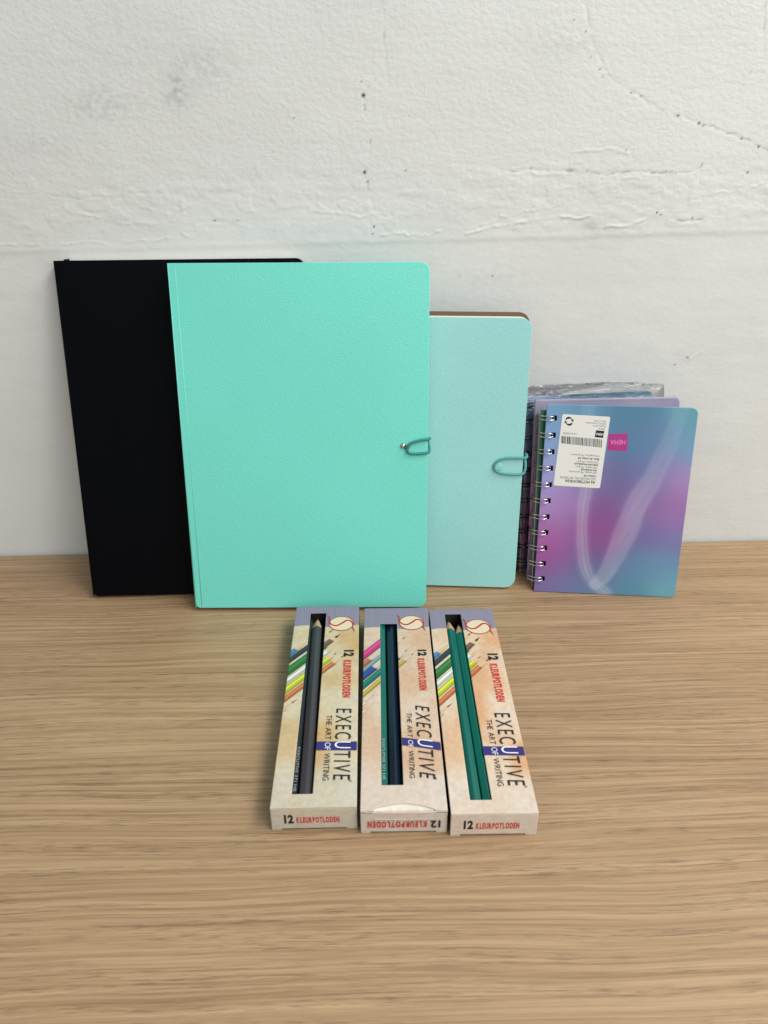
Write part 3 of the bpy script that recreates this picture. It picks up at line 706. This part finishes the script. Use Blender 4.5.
def pencil(name_label, color_mat, cx, y0, y1, zc, M4, tip=True, tilt=0.0, rot=0.0, silver=None):
    r = .41
    root = empty('pencil', name_label, 'pencil', M4 @ Matrix.Translation(Vector((cx, y0, zc))*CM) @ Matrix.Rotation(tilt, 4, 'Z'), 'coloured pencils inside the cartons')
    L = y1-y0; V, Fc = [], []
    cone = 1.7 if tip else 0
    yb = L-cone if tip else L
    N_ = 6
    for (yy) in (0, yb):
        for k in range(N_):
            q = math.pi*2*k/N_+rot; V.append((r*math.cos(q), yy, r*math.sin(q)))
    Fc = [tuple(range(N_)), tuple(range(2*N_-1, N_-1, -1))]+[(i, N_+i, N_+(i+1) % N_, (i+1) % N_) for i in range(N_)]
    b = mesh('barrel', V, Fc, color_mat, root); bevel(b, .05, 2, 20)
    if tip:
        V, Fc = [], []; ns = 24
        for j, (yy, k_) in enumerate(((yb+.005, 1.0), (yb+.95, .32))):
            for k in range(ns):
                q = 2*math.pi*k/ns+rot; hexr = r*.98*math.cos(math.pi/6)/math.cos(((q-rot) % (math.pi/3))-math.pi/6)
                rr = (hexr if j == 0 else r)*k_; V.append((rr*math.cos(q), yy-(0 if j else .12*(hexr < r*.9)), rr*math.sin(q)))
        for k in range(ns): Fc.append((k, ns+k, ns+(k+1) % ns, (k+1) % ns))
        mesh('sharpened_wood', V, Fc, mat('pencil_wood', (196, 160, 120), .7, vary=(300, .12)), root, smooth=True)
        lathe('lead', [(.12, 0), (.03, .42)], mat('pencil_lead', (70, 62, 58), .5), root, (0, yb+.94, 0), Matrix.Rotation(R(-90), 3, 'X'), 12)
    if silver:
        P = Print(); P.text(silver[0], (0, 0), (silver[1], 0), (0, .16), 0, 0, .0)
        o = P.build('lettering', [mat('silver_foil', (165, 168, 170), .4)], root)
        # reading towards the near end, on the upper face
        o.matrix_local = Matrix.Translation(Vector((silver[3], silver[2], r*math.cos(math.pi/6)+.012))*CM) @ Matrix.Rotation(R(-90), 4, 'Z')
    return root
M_pblack = mat('black_lacquer', (22, 24, 28), .25); M_pteal = mat('teal_lacquer', (0, 98, 86), .22); M_pnavy = mat('navy_lacquer', (14, 28, 50), .25); M_pgrey = mat('charcoal_lacquer', (60, 56, 62), .3)

def pencil_box(kind, label, x, y, yaw, pal, seed, win, notes):
    M4 = flat_frame(x, y, 0, yaw)
    root = empty('pencil_box', label, 'pencil box', M4, 'cartons of coloured pencils on the table')
    u0, u1, v0, v1 = win; h = BH; tk = .05
    arc = kind == 'b'
    yv = lines(0, .5, v0, v1, BL, pitch=.05); xu = lines(0, u0, u1, BW, pitch=.05)
    def front_edge(X):   # tuck flap bulges out of the middle one's near end
        return np.where((X > .62) & (X < 3.9), .12+.36*np.sin(np.pi*np.clip((X-.62)/3.28, 0, 1)), .02)
    def skip(X, Y): return (X > u0) & (X < u1) & (Y > v0) & (Y < v1)
    tp = painted_grid('top_panel', xu, yv, top_print('b' if arc else 'a', pal, seed), M_print, root, skip=skip,
                      zfn=lambda X, Y: .02*np.sin(np.pi*X/BW)*(.4+.6*np.sin(np.pi*np.clip(Y/BL, 0, 1))))
    if arc:
        me = tp.data; n = len(me.vertices); co = np.empty(n*3); me.vertices.foreach_get('co', co); co = co.reshape(-1, 3)/CM
        fe = front_edge(co[:, 0]); k = co[:, 1] < .5; co[k, 1] = fe[k]+(co[k, 1]/.5)*(.5-fe[k])
        me.vertices.foreach_set('co', (co*CM).ravel()); me.update()
    tp.location = (0, 0, h*CM); solid(tp, tk)
    # sides, floor and far end; their colour is darkened to paint in the gap shadow
    m_side = mat('carton_side_gap_shade', (74, 66, 66), .5, vary=(70, .06)); g = tk+.004
    V = []; Fc = []
    def bx(a, b, c, d, e, f):
        i = len(V); V.extend([(a, c, e), (b, c, e), (b, d, e), (a, d, e), (a, c, f), (b, c, f), (b, d, f), (a, d, f)])
        Fc.extend([(i, i+3, i+2, i+1), (i+4, i+5, i+6, i+7), (i, i+1, i+5, i+4), (i+1, i+2, i+6, i+5), (i+2, i+3, i+7, i+6), (i+3, i, i+4, i+7)])
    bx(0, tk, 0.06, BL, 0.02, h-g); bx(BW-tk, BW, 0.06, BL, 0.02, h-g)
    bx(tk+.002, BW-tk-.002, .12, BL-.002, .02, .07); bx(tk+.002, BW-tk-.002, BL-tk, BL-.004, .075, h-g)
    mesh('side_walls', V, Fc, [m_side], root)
    # near end panel with its two little feet and the tuck slot between them
    def endcol(X, Y):
        c = carton_col((pal[2], pal[0], pal[2]), seed+9)(X, Y*2); return c*1.0
    zt = h-g+.0
    ex = lines(0, .52, 3.98, BW, pitch=.06); ez = lines(0, .11, zt, pitch=.06)
    ep = painted_grid('end_panel', ex, ez, endcol, M_print, root, skip=lambda X, Y: (X > .52) & (X < 3.98) & (Y < .11),
                      zfn=(lambda X, Y: .0*X) if not arc else (lambda X, Y: .05*np.sin(np.pi*X/BW)*ss(.3, 1.5, Y)))
    ep.matrix_local = Matrix.Rotation(R(90), 4, 'X'); solid(ep, tk)
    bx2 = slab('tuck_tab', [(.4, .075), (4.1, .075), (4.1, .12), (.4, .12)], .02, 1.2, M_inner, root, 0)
    if arc:
        # the lifted fold of the tuck flap, a glossy rounded white shoulder
        V, Fc = [], []; nu, nv = 40, 14
        for j in range(nv+1):
            for i in range(nu+1):
                u = .66+(3.86-.66)*i/nu; s = math.sin(math.pi*i/nu)**.6; q = R(90*j/nv)
                zz = 1.0+(h-.04-1.0)*math.sin(q); bul = .05*math.sin(math.pi*u/BW)*float(ss(.3, 1.5, np.array(zz)))
                V.append((u, -bul-.004-.03*math.sin(2*q)*s+(.6*s+.12)*(1-math.cos(q)), zz))
        for j in range(nv):
            for i in range(nu): a_ = j*(nu+1)+i; Fc.append((a_, a_+1, a_+nu+2, a_+nu+1))
        fl = mesh('tuck_flap', V, Fc, mat('coated_white_card', (230, 220, 204), .25, bump=(110, .002, .7)), root, smooth=True); solid(fl, .01)
        for (a_, b_) in ((.0, .66), (3.9, BW)):
            tubes('slit', [[(a_+.02, -.012, h-.09), (b_-.02, -.012, h-.13+.02)]], .018, M_ink, root, 5)
    # lettering
    P = Print(); z = h+.045
    n = notes
    P.poly([(n['bar'][0], n['bar'][1]), (n['bar'][0], n['bar'][2]), (BW-.03, n['bar'][2]-n['bar'][3]), (BW-.03, n['bar'][1]-n['bar'][3])], z, 3)
    inbar = lambda a, b: n['bar'][1]-.06 < b+n['bar'][3]*(a-n['bar'][0])/(BW-n['bar'][0]) < n['bar'][2]+.06
    P.spaced('EXECUTIVE', (n['e'][0], n['e'][2]), (0, n['e'][3]-n['e'][2]), (n['e'][1]-n['e'][0], n['sh']), .2, z+.008, 0, -.002, alt=(inbar, 2))
    P.spaced('THE ART OF WRITING', (n['t'][0], n['t'][2]), (0, n['t'][3]-n['t'][2]), (n['t'][1]-n['t'][0], n['sh']*.3), .05, z+.008, 0, -.004, alt=(inbar, 2))
    P.build('title_lettering', [M_ink, M_red, M_white, M_navy], root); P = Print()
    P.text('12', (n['n'][0], n['n'][2]), (0, n['n'][3]-n['n'][2]), (n['n'][1]-n['n'][0], 0), z, 0, .045)
    P.spaced('KLEURPOTLODEN', (n['k'][0]-.02, n['k'][2]), (0, n['k'][3]-n['k'][2]), (n['k'][1]-n['k'][0]+.04, 0), .045, z, 1, .045)
    P.build('contents_lettering', [M_ink, M_red], root); P = Print()
    ring = [(n['e'][1]+.02+.05*math.cos(q), n['e'][3]-.1+.05*math.sin(q)) for q in np.linspace(0, 2*math.pi, 12, endpoint=False)]
    P.ribbon(ring, .025, z, 0, True)
    P.build('registered_mark', [M_ink], root); P = Print(); cx, cy = n['logo']; P.poly([(cx+.86*math.cos(q), cy+.80*math.sin(q)) for q in np.linspace(0, 2*math.pi, 40, endpoint=False)], z-.004, 5)
    P.ribbon([(cx+.86*math.cos(q), cy+.80*math.sin(q)) for q in np.linspace(0, 2*math.pi, 48, endpoint=False)], .055, z+.004, 4, True)
    sp_ = catmull([(cx-.98, cy+.92, 0), (cx-.86, cy+.62, 0), (cx-.84, cy+.15, 0), (cx-.62, cy-.16, 0), (cx-.3, cy-.22, 0), (cx+.05, cy+.05, 0), (cx+.35, cy+.34, 0), (cx+.62, cy+.3, 0), (cx+.80, cy-.05, 0), (cx+.80, cy-.5, 0), (cx+.95, cy-.92, 0)], 5)
    P.ribbon([(float(q[0]), float(q[1])) for q in sp_], lambda t: .04+.10*math.sin(math.pi*t), z+.008, 4)
    P.build('logo_print', [M_ink, M_red, M_white, M_navy, M_logo, M_cream], root)
    P = Print()
    if not arc:
        P.text('12', (.70, .56), (.50, 0), (0, .62), 0, 0, .045); P.spaced('KLEURPOTLODEN', (1.35, .56), (2.28, 0), (0, .42), .03, 0, 1, .045)
    else:
        P.text('12', (4.22, .98), (-.52, -.02), (0, -.52), 0, 0, .03); P.spaced('KLEURPOTLODEN', (3.5, .95), (-3.12, 0), (0, -.46), .06, 0, 1, .035)
    o = P.build('end_lettering', [M_ink, M_red], root); o.matrix_local = Matrix.Translation((0, -(.012+(.056 if arc else 0))*CM, 0)) @ Matrix.Rotation(R(90), 4, 'X')
    return M4, root
common = dict(sh=-.04, bar=(2.2, 3.96, 4.62, .06), e=(3.26, 4.18, 7.27, 1.80), t=(2.69, 3.02, 6.74, 1.75), n=(3.62, 4.26, 12.85, 12.18), k=(3.63, 4.07, 11.82, 8.26), logo=(3.33, 15.79))
second = dict(sh=-.18, bar=(2.33, 4.55, 5.15, .42), e=(3.23, 4.08, 7.76, 2.2), t=(2.68, 2.97, 7.17, 2.16), n=(3.67, 4.22, 13.1, 12.45), k=(3.62, 4.02, 12.2, 9.13), logo=(3.35, 16.1))
zp = BH-.05-.40
M1, b1 = pencil_box('a', 'yellowish beige pencil carton with a charcoal pencil in its window, leftmost of the row',
    -5.317, -28.892, R(-.53), ((214, 200, 170), (204, 168, 116), (206, 200, 184)), 100, (1.08, 2.2, .9, 17.12), common)
M2, b2 = pencil_box('b', 'middle pencil carton with bulging white tuck flap above upside-down red writing',
    -.5696, -29.243, R(-1.21), ((220, 198, 176), (212, 174, 142), (220, 208, 196)), 200, (1.12, 2.31, 1.7, 16.04), second)
M3, b3 = pencil_box('a', 'peach beige pencil carton with two teal pencils in its window, rightmost of the row',
    4.1498, -29.579, R(-1.09), ((226, 202, 176), (220, 170, 128), (222, 208, 192)), 300, (1.09, 2.24, .88, 17.34), common)
pencil('charcoal pencil with its pale sharpened tip, centred in the window of the yellowish carton', M_pgrey, 1.80, .3, 17.45, zp+.0, M1, tilt=R(.8), rot=R(30))
pencil('black pencil with silver lettering, at the left in the window of the yellowish carton', M_pblack, 1.0, .3, 17.3, zp-.16, M1, tip=False, rot=R(30), silver=('EXECUTIVE 371 HB', 3.2, 4.2, .1))
pencil('black pencil partly seen at the right edge of the window in the yellowish carton', M_pblack, 2.55, .3, 17.3, zp-.16, M1, tip=False, rot=R(30))
pencil('teal pencil with silver lettering along the left of the middle carton window', M_pteal, 1.12, .3, 17.8, zp+.02, M2, tip=False, rot=R(30), silver=('EXECUTIVE 371 HB', 3.0, 4.85, .06))
pencil('dark navy pencil along the right of the middle carton window', M_pnavy, 1.92, .3, 17.8, zp-.10, M2, tip=False, rot=R(30))
pencil('teal pencil on the left side of the right carton window', M_pteal, 1.38, .3, 17.5, zp, M3, tilt=R(.1), rot=R(30))
pencil('teal pencil on the right side of the right carton window', M_pteal, 2.16, .3, 17.15, zp-.03, M3, tilt=R(.4), rot=R(30))
pencil('black pencil in the dark lower layer of the yellowish carton', M_pblack, 1.45, .3, 17.4, .46, M1, tip=False, rot=R(30))
pencil('black pencil in the dark lower layer of the middle carton', M_pblack, 1.55, .3, 17.4, .46, M2, tip=False, rot=R(30))
pencil('dark pencil in the lower layer of the right carton', M_pblack, 1.75, .3, 17.4, .46, M3, tip=False, rot=R(30))
